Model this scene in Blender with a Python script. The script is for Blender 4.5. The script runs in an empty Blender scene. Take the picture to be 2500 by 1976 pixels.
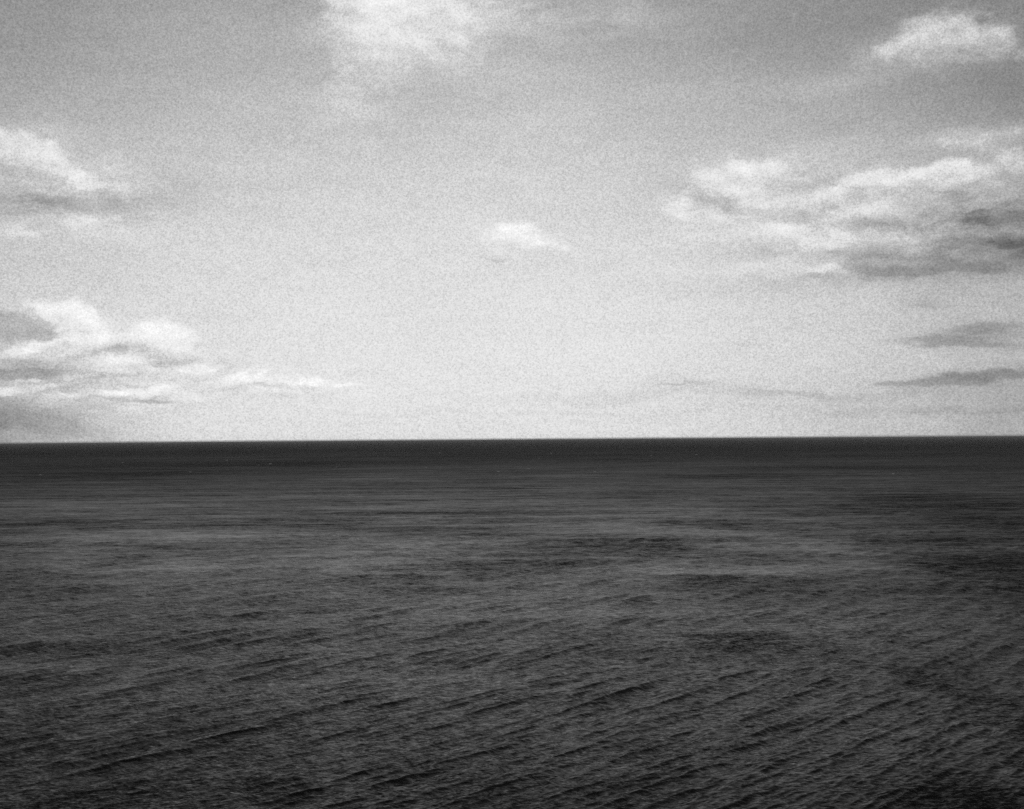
import bpy, math, random
import numpy as np

R = math.radians
C = bpy.context.scene.collection
SC = bpy.context.scene
random.seed(7)
RNG = np.random.default_rng(11)

# ------------------------------------------------------------------ camera
CAM_H = 60.0                                   # eye height on the cliff top above the sea, metres
cam_d = bpy.data.cameras.new('camera'); cam = bpy.data.objects.new('camera', cam_d); C.objects.link(cam)
cam_d.sensor_width = 36.0; cam_d.lens = 41.4
cam_d.clip_start = 0.1; cam_d.clip_end = 200000.0
from mathutils import Matrix
cam.matrix_world = (Matrix.Translation((0, 0, CAM_H)) @ Matrix.Rotation(R(90 + 1.65), 4, 'X') @ Matrix.Rotation(R(-0.435), 4, 'Z'))
SC.camera = cam

# ------------------------------------------------------------------ exposure and renderer
SC.view_settings.view_transform = 'Standard'; SC.view_settings.look = 'None'
SC.view_settings.exposure = 0.0; SC.view_settings.gamma = 1.0
SC.render.engine = 'CYCLES'
SC.cycles.use_denoising = False                # the film this was shot on is grainy: leave the renderer's own fine noise in
SC.cycles.max_bounces = 4; SC.cycles.glossy_bounces = 2; SC.cycles.diffuse_bounces = 1
SC.cycles.volume_bounces = 1; SC.cycles.light_sampling_threshold = 0.0
SC.cycles.use_adaptive_sampling = False

# ------------------------------------------------------------------ sun: high behind the camera's right shoulder, softened by thin cloud
SUN_AZ, SUN_EL = 125.0, 48.0                   # degrees right of the view axis, above the horizon
sun_d = bpy.data.lights.new('sun', 'SUN'); sun = bpy.data.objects.new('sun', sun_d); C.objects.link(sun)
sun_d.energy = 2.0; sun_d.angle = R(2); sun_d.color = (1, 1, 1)
sun.rotation_euler = (R(90 - SUN_EL), 0, R(180 - SUN_AZ))
sun.location = (0, 0, 300)

# ------------------------------------------------------------------ node helpers
class N:
    """Short-hand for building a node tree."""
    def __init__(s, tree): s.t = tree
    def new(s, typ, **kw):
        n = s.t.nodes.new(typ)
        for k, v in kw.items(): setattr(n, k, v)
        return n
    def put(s, sock, v):
        if v is None: return
        if hasattr(v, 'node'): s.t.links.new(v, sock)
        else: sock.default_value = v
    def m(s, op, a, b=None, c=None, clamp=False):
        n = s.new('ShaderNodeMath', operation=op); n.use_clamp = clamp
        s.put(n.inputs[0], a); s.put(n.inputs[1], b); s.put(n.inputs[2], c)
        return n.outputs[0]
    def vm(s, op, a, b=None):
        n = s.new('ShaderNodeVectorMath', operation=op)
        s.put(n.inputs[0], a); s.put(n.inputs[1], b)
        return n.outputs['Value'] if op in ('LENGTH', 'DOT_PRODUCT', 'DISTANCE') else n.outputs[0]
    def xyz(s, x=0., y=0., z=0.):
        n = s.new('ShaderNodeCombineXYZ')
        for i, v in enumerate((x, y, z)): s.put(n.inputs[i], v)
        return n.outputs[0]
    def sep(s, v):
        n = s.new('ShaderNodeSeparateXYZ'); s.put(n.inputs[0], v); return n.outputs
    def noise(s, vec, scale, detail=4., rough=.5, dist=0., col=False):
        n = s.new('ShaderNodeTexNoise'); n.noise_dimensions = '3D'
        s.put(n.inputs['Vector'], vec); n.inputs['Scale'].default_value = scale
        n.inputs['Detail'].default_value = detail; n.inputs['Roughness'].default_value = rough
        n.inputs['Distortion'].default_value = dist
        return n.outputs['Color' if col else 'Fac']
    def ramp(s, v, a, b, lo=0., hi=1., kind='SMOOTHSTEP'):
        n = s.new('ShaderNodeMapRange', interpolation_type=kind)
        s.put(n.inputs['Value'], v)
        n.inputs['From Min'].default_value = a; n.inputs['From Max'].default_value = b
        n.inputs['To Min'].default_value = lo; n.inputs['To Max'].default_value = hi
        return n.outputs['Result']
    def mapping(s, v, loc=(0, 0, 0), rot=(0, 0, 0), scale=(1, 1, 1), kind='POINT'):
        n = s.new('ShaderNodeMapping', vector_type=kind)
        s.put(n.inputs['Vector'], v); n.inputs['Location'].default_value = loc
        n.inputs['Rotation'].default_value = rot; n.inputs['Scale'].default_value = scale
        return n.outputs[0]

# ------------------------------------------------------------------ clouds: azimuth, elevation, half-width, half-height (degrees), tilt, weight
SOFT = [
    (-5.2, 21.19, 6.93, 4.69, 1.4, 0.38), (-0.34, 19.37, 5.57, 2.31, 8.7, 0.09), (5.93, 19.65, 5.3, 1.45, -2.3, 0.05), (-7.52, 15.89, 2.75, 2.57, 20.3, 0.05),
    (-6.83, 18.03, 3.44, 2.32, 1.6, 0.08), (20.39, 17.5, 4.67, 1.82, 1.3, 0.1), (16.39, 16.68, 5.51, 1.05, 4.7, 0.04), (14.17, 12.84, 7.14, 1.52, 6.4, 0.09),
    (9.24, 10.46, 3.39, 1.33, -2.1, 0.06), (17.37, 11.35, 8.85, 1.72, 0.2, 0.1), (23.11, 12.34, 3.35, 2.25, -5.5, 0.09), (22.13, 13.36, 4.76, 0.83, 1.5, 0.07),
    (14.98, 9.32, 5.19, 1.09, -2.9, 0.07), (14.1, 8.04, 3.49, 0.77, -2.4, 0.05), (0.28, 9.64, 3.01, 1.24, -8.3, 0.07), (-0.61, 14.66, 16.14, 7.65, -0.3, 0.04),
    (2.79, 5.17, 18.29, 5.96, -0.7, 0.02), (-21.98, 12.55, 6.5, 2.72, -10.2, 0.09), (-21.17, 9.69, 6.66, 1.69, 3.2, 0.05), (-16.82, 9.47, 3.19, 1.3, 2.4, 0.03),
    (-20.34, 5.02, 5.28, 2.37, 1.4, 0.1), (-16.6, 4.66, 3.39, 1.76, 0.9, 0.08), (-13.15, 2.92, 7.21, 1.35, 0.2, 0.04), (10.79, 8.17, 7.36, 2.01, -2.0, 0.02),
    (-21.37, 10.77, 6.82, 1.47, -0.5, -0.17), (-16.61, 11.31, 4.05, 1.93, 2.8, -0.06), (-23.57, 13.95, 2.35, 1.82, 5.4, -0.06), (-22.34, 3.59, 5.93, 1.7, 1.0, -0.2),
    (-16.18, 3.34, 5.53, 1.11, 0.5, -0.06), (-22.73, 0.92, 8.23, 1.91, -0.1, -0.28), (-0.42, 8.74, 2.08, 0.5, -0.4, -0.06), (3.05, 8.7, 4.61, 0.5, -0.9, -0.03),
    (20.02, 8.07, 9.81, 1.92, -3.3, -0.19), (12.81, 9.87, 5.73, 1.32, -2.6, 0.04), (17.33, 9.2, 6.34, 1.08, -3.3, 0.04), (23.65, 8.99, 5.07, 2.7, -4.3, -0.14),
    (19.44, 10.09, 4.95, 0.85, -3.9, -0.08), (12.99, 7.2, 12.27, 1.11, -2.1, -0.05), (19.57, 5.83, 2.88, 0.86, -2.5, -0.05), (12.05, 18.48, 13.71, 2.7, 0.6, -0.05),
    (23.16, 15.38, 7.91, 2.8, -6.6, -0.05), (-2.98, 5.44, 7.59, 4.35, -0.2, -0.03), (-8.23, 8.71, 5.89, 0.67, 0.8, -0.02), (-14.02, 6.04, 2.61, 0.49, -4.1, -0.03),
    (15.08, 1.57, 19.21, 2.0, -0.9, -0.05), (23.1, 1.22, 5.85, 2.33, -1.0, -0.06), (22.17, 4.22, 5.15, 1.28, -2.2, -0.08), (21.94, 2.52, 6.55, 0.73, 3.9, -0.09),
    (6.2, 2.01, 14.74, 0.32, 0.4, -0.09), (15.09, 2.06, 10.73, 0.31, -2.0, -0.08), (8.92, 2.52, 4.5, 0.41, -0.8, -0.08), (18.26, 1.34, 10.38, 0.26, -0.9, -0.08),
    (0.45, 1.32, 18.29, 0.23, -0.4, -0.06), (-1.86, 0.83, 20.51, 0.28, -0.4, -0.03), (-15.75, 2.02, 10.66, 0.89, 0.1, -0.03), (-23.59, 18.02, 9.84, 3.89, 6.8, -0.03),
    (-19.56, 16.45, 10.35, 3.25, 5.0, -0.02),
]
CRISP = [
    (-4.97, 20.78, 4.39, 3.28, 1.3, 1.2), (-7.96, 20.28, 1.6, 1.44, 2.2, 0.9), (-7.97, 18.84, 1.37, 1.46, 2.1, 0.6), (-7.86, 17.37, 1.14, 1.06, 1.8, 0.4),
    (-6.37, 18.68, 2.53, 1.68, 1.5, 0.6), (-3.13, 18.95, 2.55, 1.89, 0.6, 0.7), (-7.3, 15.46, 1.14, 0.65, 1.5, 0.35), (20.09, 17.7, 2.42, 1.44, 8.4, 1.1),
    (22.21, 17.29, 2.45, 1.28, -16.7, 0.95), (18.1, 17.34, 2.27, 0.67, 9.0, 0.6), (10.17, 12.3, 2.91, 1.14, 2.3, 0.8), (12.85, 12.71, 3.29, 0.76, 4.7, 0.5),
    (8.34, 10.87, 1.63, 0.8, -2.0, 0.75), (11.72, 11.02, 1.33, 0.53, -2.7, 0.5), (18.22, 11.75, 2.51, 0.77, -1.2, 1.1), (21.1, 11.59, 2.62, 1.0, -1.7, 1.1),
    (20.29, 12.18, 1.41, 0.55, 10.7, 0.9), (17.36, 10.49, 2.53, 0.56, 1.5, 0.5), (11.95, 11.66, 2.67, 0.66, -2.8, 0.5), (15.45, 11.36, 2.35, 0.57, 11.7, 0.65),
    (23.5, 12.3, 1.76, 0.82, -5.6, 0.6), (21.73, 13.3, 3.39, 0.46, 1.7, 0.5), (12.81, 9.76, 1.98, 0.44, -2.6, 0.6), (15.42, 9.56, 1.72, 0.44, -3.0, 0.7),
    (14.33, 8.92, 1.95, 0.57, 7.5, 0.5), (15.18, 7.78, 1.73, 0.31, -2.5, 0.8), (20.25, 9.44, 1.43, 0.38, -3.9, 0.5), (0.17, 9.76, 1.97, 0.95, -4.4, 1.15),
    (-18.92, 11.51, 1.85, 0.73, -12.1, 0.5), (-17.46, 9.44, 1.27, 0.52, 2.5, 0.4), (1.9, 9.33, 1.39, 0.32, -12.5, 0.6), (-23.17, 13.07, 2.13, 1.24, -7.6, 1.0),
    (-21.38, 12.7, 1.59, 0.74, -11.3, 0.6), (-20.36, 11.67, 1.81, 0.68, -11.8, 0.7), (-19.64, 9.98, 1.86, 0.59, 5.1, 0.85), (-22.76, 9.38, 1.78, 0.58, 3.4, 0.5),
    (-20.24, 5.24, 1.83, 1.25, -19.8, 1.3), (-20.55, 5.88, 1.22, 0.86, 1.7, 0.8), (-21.66, 5.84, 1.2, 0.47, -30.2, 1.0), (-22.54, 4.22, 1.99, 0.42, 16.3, 1.1),
    (-19.94, 4.6, 1.84, 0.65, 1.2, 0.6), (-16.6, 4.88, 1.91, 1.1, 1.0, 1.5), (-15.32, 3.46, 1.07, 0.4, 0.5, 0.8), (-17.45, 3.77, 1.26, 0.35, 0.7, 0.6),
    (-12.6, 2.92, 1.1, 0.54, 0.2, 1.0), (-10.05, 2.79, 1.34, 0.32, 0.1, 0.8), (-8.25, 2.65, 1.13, 0.25, -0.1, 0.7), (-17.44, 2.23, 1.47, 0.22, 2.3, 0.8),
    (-14.68, 2.91, 0.86, 0.27, 0.3, 0.8), (-10.95, 2.92, 0.89, 0.27, 0.1, 0.4), (-9.61, 2.88, 0.9, 0.27, 0.0, 0.45), (-7.8, 2.65, 0.91, 0.23, -0.1, 0.4),
    (-23.12, 2.3, 0.98, 0.25, 11.3, 0.9), (-21.14, 2.53, 1.41, 0.17, 9.1, 0.6), (-18.28, 3.21, 1.88, 0.22, 4.8, 0.7), (-18.91, 3.93, 1.66, 0.26, 4.0, 0.6),
    (-14.89, 2.02, 1.72, 0.27, 0.1, 0.5), (-16.81, 2.46, 1.69, 0.2, 3.4, 0.6), (-10.95, 2.29, 2.0, 0.18, -0.0, 0.4), (-18.49, 3.54, 1.25, 0.44, 6.0, 0.7),
    (-14.46, 3.58, 0.65, 0.31, 0.5, 0.6), (-13.59, 3.03, 0.74, 0.22, 0.3, 0.4), (-8.59, 2.97, 0.54, 0.21, 0.0, 0.45), (-6.67, 2.7, 0.59, 0.14, -0.1, 0.35),
    (-11.83, 3.19, 0.66, 0.32, 0.2, 0.45), (-20.54, 2.11, 1.21, 0.26, 4.6, 0.6), (-22.34, 2.84, 1.19, 0.17, 5.0, 0.7), (-18.7, 2.12, 1.24, 0.17, 0.3, 0.6),
    (-12.72, 2.36, 1.32, 0.18, 2.1, 0.5), (-9.16, 2.43, 1.35, 0.16, 2.0, 0.5), (-21.95, 3.49, 2.39, 0.17, 3.1, 0.5), (-13.15, 3.59, 1.53, 0.22, 0.4, 0.3),
    (-19.93, 1.35, 1.83, 0.17, 3.2, 0.3),
]
SHADE = [
    (-23.53, 5.26, 3.2, 1.01, -4.7, 1.5), (-21.95, 4.88, 1.39, 0.3, -13.6, 0.8), (-18.91, 4.3, 1.87, 0.39, 11.5, 0.8), (-22.93, 3.15, 3.13, 0.47, 0.9, 1.0),
    (-23.13, 2.94, 2.15, 0.34, 0.8, 0.6), (-20.54, 3.73, 2.03, 0.26, 6.2, 0.6), (-15.54, 3.13, 1.71, 0.36, 0.4, 0.5), (-16.81, 2.79, 2.54, 0.2, 2.5, 0.5),
    (-20.94, 2.21, 3.62, 0.22, 4.7, 0.5), (-18.49, 1.79, 3.32, 0.2, 2.2, 0.5), (-11.83, 2.61, 2.65, 0.2, 0.1, 0.8), (-14.24, 2.42, 2.6, 0.18, 0.2, 0.7),
    (-17.44, 1.9, 3.36, 0.18, 0.1, 0.6), (-19.52, 2.87, 2.46, 0.2, 4.8, 0.7), (-9.16, 2.52, 1.8, 0.14, -0.0, 0.6), (-11.17, 3.26, 0.67, 0.18, 0.2, 0.6),
    (-10.05, 2.93, 0.9, 0.16, 0.1, 0.5), (-8.7, 3.04, 0.68, 0.14, 0.0, 0.4), (-15.06, 4.58, 0.26, 0.53, -19.9, 0.6), (-15.96, 3.79, 1.92, 0.31, 4.8, 0.5),
    (-21.14, 1.14, 4.01, 0.19, 2.1, 0.3), (-13.59, 2.92, 2.18, 0.18, 2.3, 0.5), (-17.03, 3.56, 2.54, 0.22, 5.8, 0.5), (16.89, 7.81, 2.76, 0.3, -6.9, 0.9),
    (19.6, 7.52, 4.11, 0.34, -1.0, 1.0), (22.63, 7.8, 3.35, 0.55, 0.6, 0.7), (17.74, 8.2, 4.22, 0.39, -7.1, 0.7), (19.64, 10.02, 3.08, 0.34, -1.9, 0.4),
    (23.04, 8.83, 2.36, 0.63, -4.1, 0.3), (2.36, 8.69, 3.0, 0.16, -0.8, 0.3), (-0.65, 8.74, 1.16, 0.32, -0.3, 0.7), (19.37, 5.89, 1.65, 0.35, -0.4, 0.7),
    (19.31, 2.55, 3.49, 0.35, 3.9, 0.7), (19.54, 4.28, 3.69, 0.3, -2.0, 0.6), (21.38, 4.85, 3.2, 0.39, 4.1, 0.6), (22.37, 4.64, 3.75, 0.51, 4.1, 0.6),
    (22.16, 4.05, 4.17, 0.38, -4.3, 0.6), (21.74, 2.53, 4.78, 0.39, 5.0, 0.6), (22.93, 2.71, 3.72, 0.51, 2.7, 0.5), (17.65, 2.45, 1.26, 0.13, -1.2, 0.5),
    (14.06, 5.2, 2.61, 0.11, -1.7, 0.5), (15.78, 4.95, 1.5, 0.13, -1.8, 0.4), (11.19, 4.45, 0.8, 0.16, -1.3, 0.6), (5.64, 3.32, 0.5, 0.11, -0.8, 0.5),
    (9.83, 3.19, 0.36, 0.11, -1.0, 0.6), (8.92, 2.5, 2.03, 0.18, -0.8, 0.5), (6.89, 2.84, 0.23, 0.09, -0.8, 0.5), (7.45, 2.54, 1.36, 0.11, -0.8, 0.5),
    (11.0, 7.27, 4.46, 0.22, -4.8, 0.3), (-14.02, 6.04, 1.74, 0.18, -4.1, 0.4), (-8.69, 8.7, 2.49, 0.16, 0.9, 0.25), (-21.56, 6.7, 2.42, 0.19, 10.6, 0.3),
    (-15.75, 11.25, 1.93, 0.47, 2.7, 0.35), (-21.57, 10.82, 3.4, 0.46, -0.5, 0.6),
]
MASS = [
    (15.86, 10.36, 11.98, 3.9, -1.3, 1.1), (22.46, 9.29, 5.16, 3.35, -4.2, 0.5), (9.71, 11.55, 3.83, 1.76, -2.3, 0.5), (-21.58, 11.55, 6.57, 2.73, -4.4, 0.8), (-19.95, 9.75, 4.51, 1.28, 3.0, 0.4), (-20.34, 4.16, 7.31, 2.8, 1.1, 0.9), (-17.45, 2.89, 10.07, 1.98, 0.4, 1.3), (-10.05, 2.7, 6.71, 1.0, 0.0, 1.0), (20.6, 17.48, 4.45, 1.62, 1.3, 0.6), (2.92, 19.54, 7.42, 1.88, -1.3, 0.5), (0.28, 9.42, 3.01, 1.13, -5.4, 0.6), (12.99, 7.42, 10.09, 0.89, -2.1, 0.4), (-6.84, 16.12, 3.44, 2.58, 1.4, 0.4),
]
# wind and swell tone painted into the sea's sheen, plus lens falloff in the corners: x, y, half-width, half-depth (metres), heading, strength (+ darker, - paler)
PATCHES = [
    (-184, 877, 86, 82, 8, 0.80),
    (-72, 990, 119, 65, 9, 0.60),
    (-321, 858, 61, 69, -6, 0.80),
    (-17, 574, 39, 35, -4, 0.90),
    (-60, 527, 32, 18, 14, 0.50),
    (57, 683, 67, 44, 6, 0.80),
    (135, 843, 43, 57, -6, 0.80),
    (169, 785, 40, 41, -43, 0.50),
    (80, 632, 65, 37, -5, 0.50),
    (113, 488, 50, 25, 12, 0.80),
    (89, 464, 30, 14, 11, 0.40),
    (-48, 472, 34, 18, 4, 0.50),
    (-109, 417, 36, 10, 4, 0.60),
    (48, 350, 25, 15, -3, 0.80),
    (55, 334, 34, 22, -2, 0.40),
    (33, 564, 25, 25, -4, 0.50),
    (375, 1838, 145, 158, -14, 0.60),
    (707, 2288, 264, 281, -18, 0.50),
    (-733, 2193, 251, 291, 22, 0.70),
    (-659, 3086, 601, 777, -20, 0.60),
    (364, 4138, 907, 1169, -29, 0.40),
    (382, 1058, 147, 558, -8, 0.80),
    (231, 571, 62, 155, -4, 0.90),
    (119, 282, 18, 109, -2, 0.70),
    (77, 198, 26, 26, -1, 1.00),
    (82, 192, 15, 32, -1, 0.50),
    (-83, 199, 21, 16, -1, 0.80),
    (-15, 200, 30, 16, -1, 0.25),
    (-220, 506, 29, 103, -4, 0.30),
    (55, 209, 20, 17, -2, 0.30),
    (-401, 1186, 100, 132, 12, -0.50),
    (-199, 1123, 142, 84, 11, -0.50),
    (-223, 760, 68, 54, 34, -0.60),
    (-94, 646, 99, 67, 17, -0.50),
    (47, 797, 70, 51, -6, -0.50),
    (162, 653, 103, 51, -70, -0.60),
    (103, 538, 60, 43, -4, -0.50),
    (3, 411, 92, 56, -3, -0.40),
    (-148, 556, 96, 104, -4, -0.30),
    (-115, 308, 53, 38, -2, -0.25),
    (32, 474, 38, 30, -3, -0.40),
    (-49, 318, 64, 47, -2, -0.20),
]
CAPS = [(-13.64, 3708, 8.1), (-11.61, 3054, 8.9), (-15.28, 2349, 6.0), (-21.83, 2313, 5.1), (-12.12, 2919, 5.3), (-3.54, 5108, 11.2), (1.31, 3546, 6.5), (1.87, 4678, 12.0), (-0.70, 2134, 6.2), (0.79, 2318, 5.1), (3.99, 2093, 5.4), (6.72, 3882, 8.5), (8.87, 4100, 10.5), (11.66, 2857, 5.2), (17.88, 1947, 5.0), (-8.52, 2649, 4.8), (-4.20, 2453, 4.5), (-18.29, 3498, 6.4)]
CAPS_NEAR = [(-13.77, 1142, 3.9, 'longest white breaking crest, lying low on the paler water at middle distance left'), (4.83, 1105, 2.1, 'small white foam fleck on the dark middle sea, right of centre'), (10.11, 914, 1.7, 'lone white foam speck above the dark swell band on the right'), (14.31, 539, 0.8, 'small bright foam fleck topping the dark swell crest on the right'), (17.12, 355, 1.0, 'nearest white foam crest, on the ruffled water low at the right')]


# ------------------------------------------------------------------ sky (black-and-white film behind a red filter: only the sky's red light counts)
world = bpy.data.worlds.new('World'); SC.world = world; world.use_nodes = True
wt = world.node_tree; wt.nodes.clear(); w = N(wt)
tc = w.new('ShaderNodeTexCoord')
D = tc.outputs['Generated']
sky = w.new('ShaderNodeTexSky'); sky.sky_type = 'NISHITA'; sky.sun_disc = False
sky.sun_elevation = R(SUN_EL); sky.sun_rotation = R(SUN_AZ)
sky.air_density = 1.0; sky.dust_density = 2.5; sky.ozone_density = 1.0; sky.altitude = 40
sky_r = w.new('ShaderNodeSeparateColor'); wt.links.new(sky.outputs[0], sky_r.inputs[0])
clear = w.m('MULTIPLY', sky_r.outputs[0], 0.05)
x, y, z = w.sep(D)
az = w.m('MULTIPLY', w.m('ARCTAN2', x, y), 180 / math.pi)
el = w.m('MULTIPLY', w.m('ARCSINE', z), 180 / math.pi)
AE = w.xyz(az, el, 0.)
# thin high veil of cloud: brightens the lower sky, lets the dark zenith through
elc = w.new('ShaderNodeFloatCurve')
w.put(elc.inputs['Value'], w.m('DIVIDE', el, 90., clamp=True))
cv = elc.mapping.curves[0]
PTS = [(0, .78), (1.2, .85), (3.5, .85), (8, .79), (12, .67), (16, .54), (21, .40), (30, .24), (45, .12), (65, .06), (90, .04)]
cv.points[0].location = (0, PTS[0][1]); cv.points[1].location = (1, PTS[-1][1])
for e, v in PTS[1:-1]: cv.points.new(e / 90., v)
elc.mapping.update()
veil = elc.outputs[0]
# lens falloff painted into the sky, darker to both sides and more so higher up
away = w.m('ABSOLUTE', w.m('SUBTRACT', az, -4.0))
side = w.m('SUBTRACT', 1., w.m('MULTIPLY', w.ramp(away, 3, 50), w.ramp(el, 0, 40, .75, .95)))
base = w.m('MULTIPLY', veil, side)
base = w.m('ADD', w.m('MULTIPLY', base, .92), w.m('MULTIPLY', w.m('MINIMUM', clear, 1.0), .08))

def warp(v, scale, amt, detail, anis=2.2):
    n = w.noise(w.mapping(v, scale=(1, anis, 1)), scale, detail, .55, col=True)
    d = w.vm('SUBTRACT', n, (.5, .5, .5))
    return w.vm('ADD', v, w.vm('MULTIPLY', d, (amt, amt / anis, 0)))
W1 = warp(warp(AE, .16, 5.0, 3), .8, 1.6, 5)
W2 = warp(warp(AE, .35, 1.6, 3, 2.0), 1.6, .9, 6, 1.6)
def field(table, vec, soft):
    vx, vy, _ = w.sep(vec)
    acc = 0.0
    for (a, e, rx, ry, an, wt_) in table:      # the running sum rides along in z (scaled away) so the blobs are evaluated one by one
        k = w.mapping(w.xyz(vx, vy, acc), (a, e, 0), (0, 0, R(an)), (rx * soft, ry * soft, 1e9), 'TEXTURE')
        acc = w.m('ADD', w.ramp(w.vm('LENGTH', k), 0., 1., wt_, 0.), acc)
    return acc
n_puff = w.noise(w.mapping(AE, scale=(1, 1.7, 1)), .9, 10, .56)
n_strk = w.noise(w.mapping(AE, (3, 7, 2), (0, 0, R(-4)), (.35, 2.0, 1)), .8, 9, .62)
n_fine = w.noise(w.mapping(AE, (9, 2, 5), scale=(1, 1.05, 1)), 13.5, 3, .95)
n_up = w.noise(w.mapping(w.vm('ADD', AE, (.28, .42, 0.)), scale=(1, 1.7, 1)), .9, 10, .56)
relief = w.m('SUBTRACT', n_puff, n_up)         # which side of each billow faces the sun
n_bank = w.noise(w.mapping(W2, (2, 9, 4), (0, 0, R(-3)), (.6, 1.7, 1)), .75, 9, .6, .3)
n_bup = w.noise(w.mapping(w.vm('ADD', W2, (.3, .5, 0.)), (2, 9, 4), (0, 0, R(-3)), (.6, 1.7, 1)), .75, 9, .6, .3)
bank = w.m('ADD', w.m('MULTIPLY', w.m('SUBTRACT', n_bank, .48), .42), w.m('MULTIPLY', w.m('SUBTRACT', n_bank, n_bup), .42))
n_wisp = w.noise(w.mapping(W1, (1, 4, 8), (0, 0, R(6)), (.5, 1.6, 1)), .45, 10, .6)

def sector(a0, a1):
    """The sky between two azimuths; only the clouds that can reach it are worked out there."""
    def near(table, grow):
        return [b for b in table if b[0] + b[2] * grow + 3.2 > a0 and b[0] - b[2] * grow - 3.2 < a1]
    L = w.m('ADD', base, w.m('MULTIPLY', w.m('SUBTRACT', n_wisp, .5), .10))
    L = w.m('ADD', L, w.m('MULTIPLY', w.m('SUBTRACT', n_strk, .5), .07))
    if a1 > a0:
        f_soft = field(near(SOFT, 1.), W1, 1.0)
        f_cris = w.m('MINIMUM', field(near(CRISP, 1.25), W2, 1.25), 1.25)
        f_above = w.m('MINIMUM', field(near(CRISP, 1.25), w.vm('ADD', W2, (.15, .55, 0.)), 1.25), 1.25)
        f_shad = w.m('MINIMUM', field(near(SHADE, 1.25), W2, 1.25), 1.2)
        f_mass = w.m('MINIMUM', field(near(MASS, 1.), W1, 1.0), 1.0)
        cB = w.ramp(w.m('ADD', f_cris, w.m('MULTIPLY', w.m('SUBTRACT', n_puff, .5), 1.6)), .12, .95)
        cD = w.ramp(w.m('ADD', f_shad, w.m('MULTIPLY', w.m('SUBTRACT', n_strk, .5), .8)), .10, 1.15)
        cD = w.m('MULTIPLY', cD, w.m('MULTIPLY', f_shad, 1.3, clamp=True))
        L = w.m('ADD', L, w.m('MULTIPLY', bank, f_mass))
        L = w.m('ADD', L, w.m('MULTIPLY', f_soft, w.ramp(n_wisp, .25, .75, .35, 1.65, 'LINEAR')))
        L = w.m('MULTIPLY', L, w.m('SUBTRACT', 1., w.m('MULTIPLY', cD, .33)))
        glow = w.m('MULTIPLY', cB, w.m('ADD', w.m('ADD', .13, w.m('MULTIPLY', relief, .36)), w.m('MULTIPLY', w.m('SUBTRACT', f_cris, f_above), .20)))
        L = w.m('ADD', L, w.m('MAXIMUM', glow, -.09))
        L = w.m('MULTIPLY', L, w.m('ADD', 1., w.m('MULTIPLY', w.m('SUBTRACT', n_fine, .5), 2.2)))
    L = w.m('SUBTRACT', L, w.m('MULTIPLY', w.m('MAXIMUM', w.m('SUBTRACT', L, .76), 0.), .50))   # the film's shoulder
    L = w.m('MAXIMUM', L, .02)
    bg = w.new('ShaderNodeBackground'); wt.links.new(L, bg.inputs['Color']); bg.inputs['Strength'].default_value = 1.0
    return bg.outputs[0]
def either(cond, yes, no):
    mx = w.new('ShaderNodeMixShader'); w.put(mx.inputs[0], cond); wt.links.new(no, mx.inputs[1]); wt.links.new(yes, mx.inputs[2])
    return mx.outputs[0]
out = either(w.m('GREATER_THAN', az, 11.), sector(11, 40), sector(-11, 11))
out = either(w.m('LESS_THAN', az, -11.), sector(-40, -11), out)
high = w.m('MAXIMUM', w.m('GREATER_THAN', el, 31.), w.m('GREATER_THAN', w.m('ABSOLUTE', az), 38.))
out = either(high, sector(0, 0), out)
wo = w.new('ShaderNodeOutputWorld'); wt.links.new(out, wo.inputs[0])
world.cycles.sampling_method = 'MANUAL'; world.cycles.sample_map_resolution = 1024

# ------------------------------------------------------------------ water
def material(name):
    m = bpy.data.materials.new(name); m.use_nodes = True; m.node_tree.nodes.clear()
    return m, N(m.node_tree)

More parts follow.
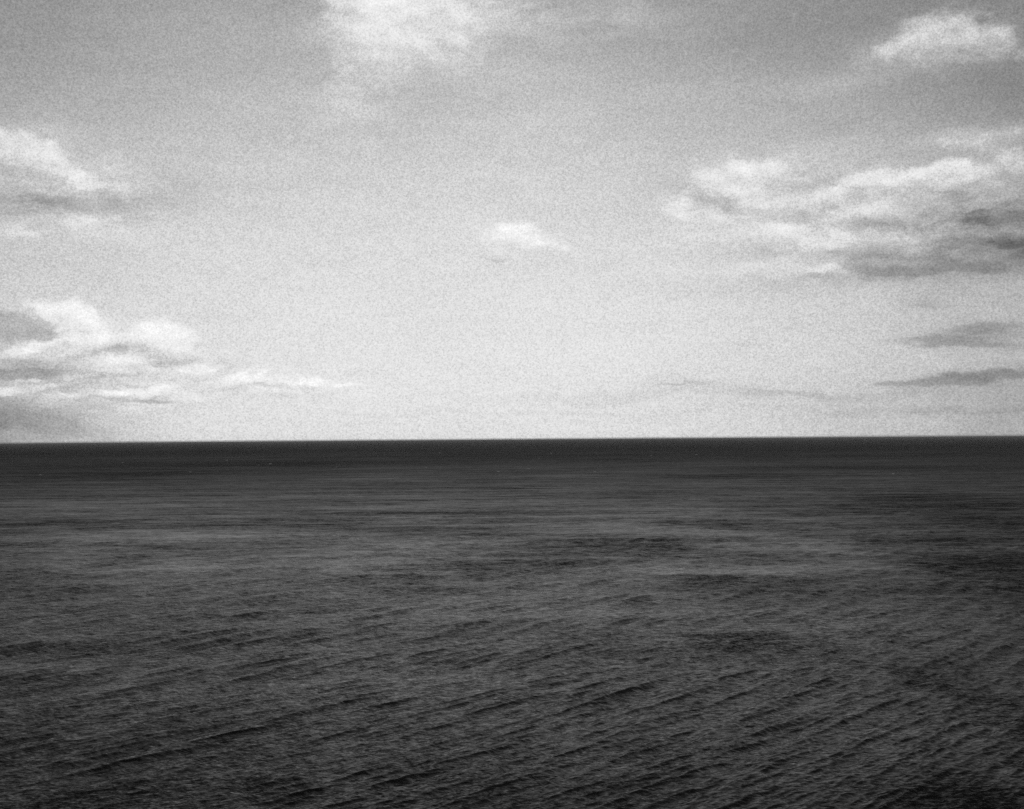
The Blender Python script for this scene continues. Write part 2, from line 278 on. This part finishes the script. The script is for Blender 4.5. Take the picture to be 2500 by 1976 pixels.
def water_material():
    m, k = material('sea_water')
    P = k.new('ShaderNodeTexCoord').outputs['Object']
    flat = k.vm('MULTIPLY', P, (1, 1, 0))
    # wind: gusts roughen some patches of the sea and leave others smoother
    gust = k.noise(k.mapping(flat, (40, 10, 0), (0, 0, R(-8)), (1, 1.6, 1)), .0045, 5, .55, .6)
    gust2 = k.noise(k.mapping(flat, (900, 50, 0), (0, 0, R(-15)), (.5, 1.3, 1)), .0011, 4, .55, .4)
    wind = k.ramp(k.m('ADD', k.m('MULTIPLY', gust, .6), k.m('MULTIPLY', gust2, .4)), .40, .62, .62, 1.45)
    w1 = k.vm('MULTIPLY', k.vm('SUBTRACT', k.noise(flat, .011, 4, .55, col=True), (.5, .5, .5)), (200, 120, 0))
    w2 = k.vm('MULTIPLY', k.vm('SUBTRACT', k.noise(flat, .0025, 3, .55, col=True), (.5, .5, .5)), (500, 200, 0))
    far = k.ramp(k.vm('LENGTH', flat), 500, 1600)
    px, py, _ = k.sep(k.vm('ADD', k.vm('ADD', flat, w1), k.vm('MULTIPLY', w2, k.xyz(far, far, 0.))))
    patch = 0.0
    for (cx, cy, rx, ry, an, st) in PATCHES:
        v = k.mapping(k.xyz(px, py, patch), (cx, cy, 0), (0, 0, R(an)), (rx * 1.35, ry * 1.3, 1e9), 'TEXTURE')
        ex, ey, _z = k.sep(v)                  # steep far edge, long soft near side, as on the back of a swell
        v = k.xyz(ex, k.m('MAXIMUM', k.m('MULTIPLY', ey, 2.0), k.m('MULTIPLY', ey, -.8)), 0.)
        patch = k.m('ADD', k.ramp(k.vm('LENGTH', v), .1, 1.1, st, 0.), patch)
    def streaks(ln, dp, seed, ang=-4):
        return k.m('SUBTRACT', k.noise(k.mapping(flat, (seed, seed, 0), (0, 0, R(ang)), (1 / ln, 1 / dp, 1)), 1., 2.5, .62, .3), .5)
    mott = 0.0  # light and dark ripple facets painted as mottled reflection strength
    rdist = k.vm('LENGTH', flat)
    for ln, dp, seed, ang, amp, d0 in ((.8, .5, 13, -14, 3.4, 0), (2.8, 1.3, 21, -26, 3.0, 0), (8, 3.0, 7, -34, 2.2, 150), (26, 11, 3, -24, 2.2, 300), (190, 42, 9, -9, 2.1, 350), (800, 300, 5, -4, 1.8, 2000)):
        t = k.m('MULTIPLY', streaks(ln, dp, seed, ang), amp)
        if d0: t = k.m('MULTIPLY', t, k.ramp(rdist, d0, d0 * 2.2, .25, 1.))
        mott = k.m('ADD', mott, t)
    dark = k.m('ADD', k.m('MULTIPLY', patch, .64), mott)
    def rip(lam, ang, stretch, detail, seed, rough=.55):
        v = k.mapping(flat, (seed, seed * 1.7, 0), (0, 0, R(-ang)), (1 / (lam * stretch), 1 / lam, 1))
        v = k.vm('ADD', v, k.xyz(0., 0., seed * .37))
        return k.noise(v, 1.0, detail, rough, .25)
    prev = None
    def bump(h, dist, prev):
        b = k.new('ShaderNodeBump'); b.inputs['Distance'].default_value = dist
        b.inputs['Strength'].default_value = 1.0
        k.put(b.inputs['Height'], h)
        if prev is not None: k.put(b.inputs['Normal'], prev)
        return b.outputs[0]
    h = k.m('MULTIPLY', rip(5.0, 40, 5.0, 3, 3), .32)
    h = k.m('ADD', h, k.m('MULTIPLY', rip(2.0, 32, 6., 3, 11), .22))
    h = k.m('ADD', h, k.m('MULTIPLY', rip(2.2, -45, 3.0, 2, 17), .10))
    h = k.m('ADD', h, k.m('MULTIPLY', rip(.85, 24, 3.5, 3, 23), .17))
    h = k.m('ADD', h, k.m('MULTIPLY', rip(.4, 14, 2.4, 2, 31), .07))
    h = k.m('MULTIPLY', h, wind)
    nrm = bump(h, 1.0, None)
    # the farther off, the more ripples fall inside one spot of the picture: their slopes become roughness
    rng = k.vm('LENGTH', flat)
    rough = k.m('MULTIPLY', k.ramp(k.m('LOGARITHM', rng, 10.), 2.2, 3.5, .055, .42, 'LINEAR'), k.m('ADD', .6, k.m('MULTIPLY', wind, .4)))
    fr = k.new('ShaderNodeFresnel'); fr.inputs['IOR'].default_value = 1.333
    k.put(fr.inputs['Normal'], nrm)
    # sheen painted by distance: dimmed close in, and far off for unmodelled steep facets
    F = fr.outputs[0]
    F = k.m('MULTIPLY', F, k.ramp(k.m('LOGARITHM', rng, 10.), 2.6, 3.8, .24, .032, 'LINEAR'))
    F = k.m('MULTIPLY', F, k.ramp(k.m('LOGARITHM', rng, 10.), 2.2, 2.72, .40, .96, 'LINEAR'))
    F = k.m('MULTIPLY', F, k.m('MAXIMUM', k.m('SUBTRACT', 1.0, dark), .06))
    g = k.new('ShaderNodeBsdfAnisotropic', distribution='GGX'); g.inputs['Color'].default_value = (1, 1, 1, 1)
    k.put(g.inputs['Roughness'], rough); k.put(g.inputs['Normal'], nrm)
    d = k.new('ShaderNodeBsdfDiffuse'); d.inputs['Color'].default_value = (.004, .004, .004, 1)
    mx = k.new('ShaderNodeMixShader')
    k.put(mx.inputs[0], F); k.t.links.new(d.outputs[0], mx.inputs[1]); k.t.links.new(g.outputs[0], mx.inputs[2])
    o = k.new('ShaderNodeOutputMaterial'); k.t.links.new(mx.outputs[0], o.inputs['Surface'])
    return m

def sea():
    f = 2875.0
    # rings from under the cliff out to the horizon; spacing grows with distance
    s = np.concatenate([np.geomspace(9000, 1150, 60), np.arange(1140, 60, -.9), np.geomspace(59, 2.4, 220)])
    dist = CAM_H * f / s
    a_mid = np.linspace(-31, 31, 1500)
    a_out = np.concatenate([-31 - np.geomspace(.1, 149, 60)[::-1], a_mid, 31 + np.geomspace(.1, 149, 60)])
    A = np.radians(a_out)
    dd = np.gradient(dist)
    X = dist[:, None] * np.sin(A)[None, :]; Y = dist[:, None] * np.cos(A)[None, :]
    Z = np.zeros_like(X); DX = np.zeros_like(X); DY = np.zeros_like(X)
    spacing = np.maximum(dd, dist * math.radians(62 / 1500)) [:, None] * np.ones_like(X)
    outside = np.abs(a_out) > 31.5
    # wave components: wavelength, direction of travel, slope
    comps = []
    def system(n, lo, hi, mean, spread, slope, seed_pow=1.0):
        lam = np.exp(RNG.uniform(np.log(lo), np.log(hi), n))
        th = np.radians(mean + RNG.normal(0, spread, n))
        for l, t in zip(lam, th): comps.append((l, t, slope * math.sqrt(2.0 / n), RNG.uniform(0, 2 * math.pi)))
    system(4, 45, 80, -75, 8, .03)             # long low swell
    system(16, 7, 13, -35, 6, .10)             # main wind sea, crests running away to the right
    system(40, 2.2, 5.2, -42, 4.5, .17)
    system(44, .9, 2.2, -52, 8, .14)
    system(10, 6, 14, -150, 8, .03)            # weaker crossing sea
    system(18, 1.6, 5, -142, 16, .025)
    system(5, 15, 24, -30, 6, .03)
    x32 = X.astype(np.float64); y32 = Y
    for l, t, sl, ph in comps:
        kk = 2 * math.pi / l; a = sl / kk
        att = np.clip((l / spacing - 2.0) / 3.0, 0, 1)
        att[:, outside] = 0
        rows = np.where(att.max(axis=1) > 0)[0]
        if not len(rows): continue
        r = slice(rows[0], rows[-1] + 1)
        phs = kk * (X[r] * math.cos(t) + Y[r] * math.sin(t)) + ph
        aa = a * att[r]
        Z[r] += aa * np.sin(phs)
        cs = aa * np.cos(phs) * .9
        DX[r] += cs * math.cos(t); DY[r] += cs * math.sin(t)
    co = np.stack([X + DX, Y + DY, Z], -1).reshape(-1, 3).astype(np.float32)
    nr, nc = X.shape
    idx = np.arange(nr * nc).reshape(nr, nc)
    q = np.stack([idx[:-1, :-1], idx[:-1, 1:], idx[1:, 1:], idx[1:, :-1]], -1).reshape(-1, 4)
    q = q[:, ::-1]
    me = bpy.data.meshes.new('water')
    me.vertices.add(len(co)); me.vertices.foreach_set('co', co.ravel())
    me.loops.add(q.size); me.loops.foreach_set('vertex_index', q.ravel().astype(np.int32))
    me.polygons.add(len(q)); me.polygons.foreach_set('loop_start', np.arange(0, q.size, 4, dtype=np.int32))
    me.polygons.foreach_set('use_smooth', np.ones(len(q), dtype=bool))
    me.update(calc_edges=True); me.validate()
    me.materials.append(water_material())
    global SURF
    SURF = (dist, a_out, co.reshape(nr, nc, 3))
    o = bpy.data.objects.new('water', me); C.objects.link(o)
    o['kind'] = 'structure'; o['label'] = 'dark rippled open sea reaching to the horizon'
    return o
sea()

# ------------------------------------------------------------------ whitecaps: small breaking crests
def foam_material():
    m, k = material('foam')
    P = k.new('ShaderNodeTexCoord').outputs['Object']
    n = k.noise(P, 2.2, 5, .65)
    p = k.new('ShaderNodeBsdfPrincipled')
    c = k.new('ShaderNodeMapRange'); k.put(c.inputs['Value'], n)
    c.inputs['To Min'].default_value = .15; c.inputs['To Max'].default_value = .45
    k.put(p.inputs['Base Color'], c.outputs[0]); p.inputs['Roughness'].default_value = .8
    o = k.new('ShaderNodeOutputMaterial'); k.t.links.new(p.outputs[0], o.inputs['Surface'])
    return m
FOAM = foam_material()

def whitecap(azd, d, width, label, group=None, head=8.):
    """A curling ridge of foam: thick in the middle, ragged along its length, trailing off at both ends."""
    dist, a_out, co = SURF
    i = int(np.argmin(np.abs(dist - d))); j = int(np.argmin(np.abs(a_out - azd)))
    base = co[i, j]
    nu, nv = 22, 9
    hgt = width * .11
    vs, fs = [], []
    for u in range(nu + 1):
        t = u / nu * 2 - 1
        env = max(0., 1 - abs(t) ** 2.2) * random.uniform(.55, 1.05)
        bend = .12 * width * math.sin(t * 2.2 + 1) + random.uniform(-.02, .02) * width
        for v in range(nv):
            a = v / (nv - 1) * math.pi
            vs.append((t * width / 2, bend - math.cos(a) * width * .16 * env + .05 * width * env * math.sin(a), math.sin(a) ** .8 * hgt * env * random.uniform(.85, 1.1) - .05 * hgt))
    for u in range(nu):
        for v in range(nv - 1):
            a = u * nv + v
            fs.append((a, a + nv, a + nv + 1, a + 1))
    me = bpy.data.meshes.new('whitecap'); me.from_pydata(vs, [], fs); me.materials.append(FOAM)
    for p in me.polygons: p.use_smooth = True
    o = bpy.data.objects.new('whitecap', me); C.objects.link(o)
    o.location = [float(q) for q in base]; o.rotation_euler = (0, 0, R(head))
    o['label'] = label; o['category'] = 'whitecap'
    if group: o['group'] = group
ORD = ('first', 'second', 'third', 'fourth', 'fifth', 'sixth', 'seventh', 'eighth', 'ninth', 'tenth', 'eleventh', 'twelfth',
       'thirteenth', 'fourteenth', 'fifteenth', 'sixteenth', 'seventeenth', 'eighteenth')
for n, (azd, d, wd) in zip(ORD, sorted(CAPS)):
    whitecap(azd, d, wd, '%s from the left of the tiny white flecks on the dark water below the horizon' % n,
             'far whitecaps below the horizon', random.uniform(-12, 20))
for azd, d, wd, lb in CAPS_NEAR:
    whitecap(azd, d, wd, lb, None, random.uniform(0, 25))

# ------------------------------------------------------------------ air: sea haze that pales the water at the horizon
def haze():
    m, k = material('sea_haze')
    v = k.new('ShaderNodeVolumePrincipled'); v.inputs['Color'].default_value = (.95, .95, .95, 1)
    v.inputs['Density'].default_value = 1.25e-5; v.inputs['Anisotropy'].default_value = .2
    o = k.new('ShaderNodeOutputMaterial'); k.t.links.new(v.outputs[0], o.inputs['Volume'])
    r, z0, z1 = 90000., -4., CAM_H + 3.
    co = [(sx * r, sy * r, zz) for zz in (z0, z1) for sx, sy in ((-1, -1), (1, -1), (1, 1), (-1, 1))]
    fs = [(3, 2, 1, 0), (4, 5, 6, 7), (0, 1, 5, 4), (1, 2, 6, 5), (2, 3, 7, 6), (3, 0, 4, 7)]
    me = bpy.data.meshes.new('haze'); me.from_pydata(co, [], fs); me.materials.append(m)
    o = bpy.data.objects.new('haze', me); C.objects.link(o)
    o['kind'] = 'stuff'; o['label'] = 'thin sea haze paling the water near the horizon'; o['category'] = 'haze'
haze()
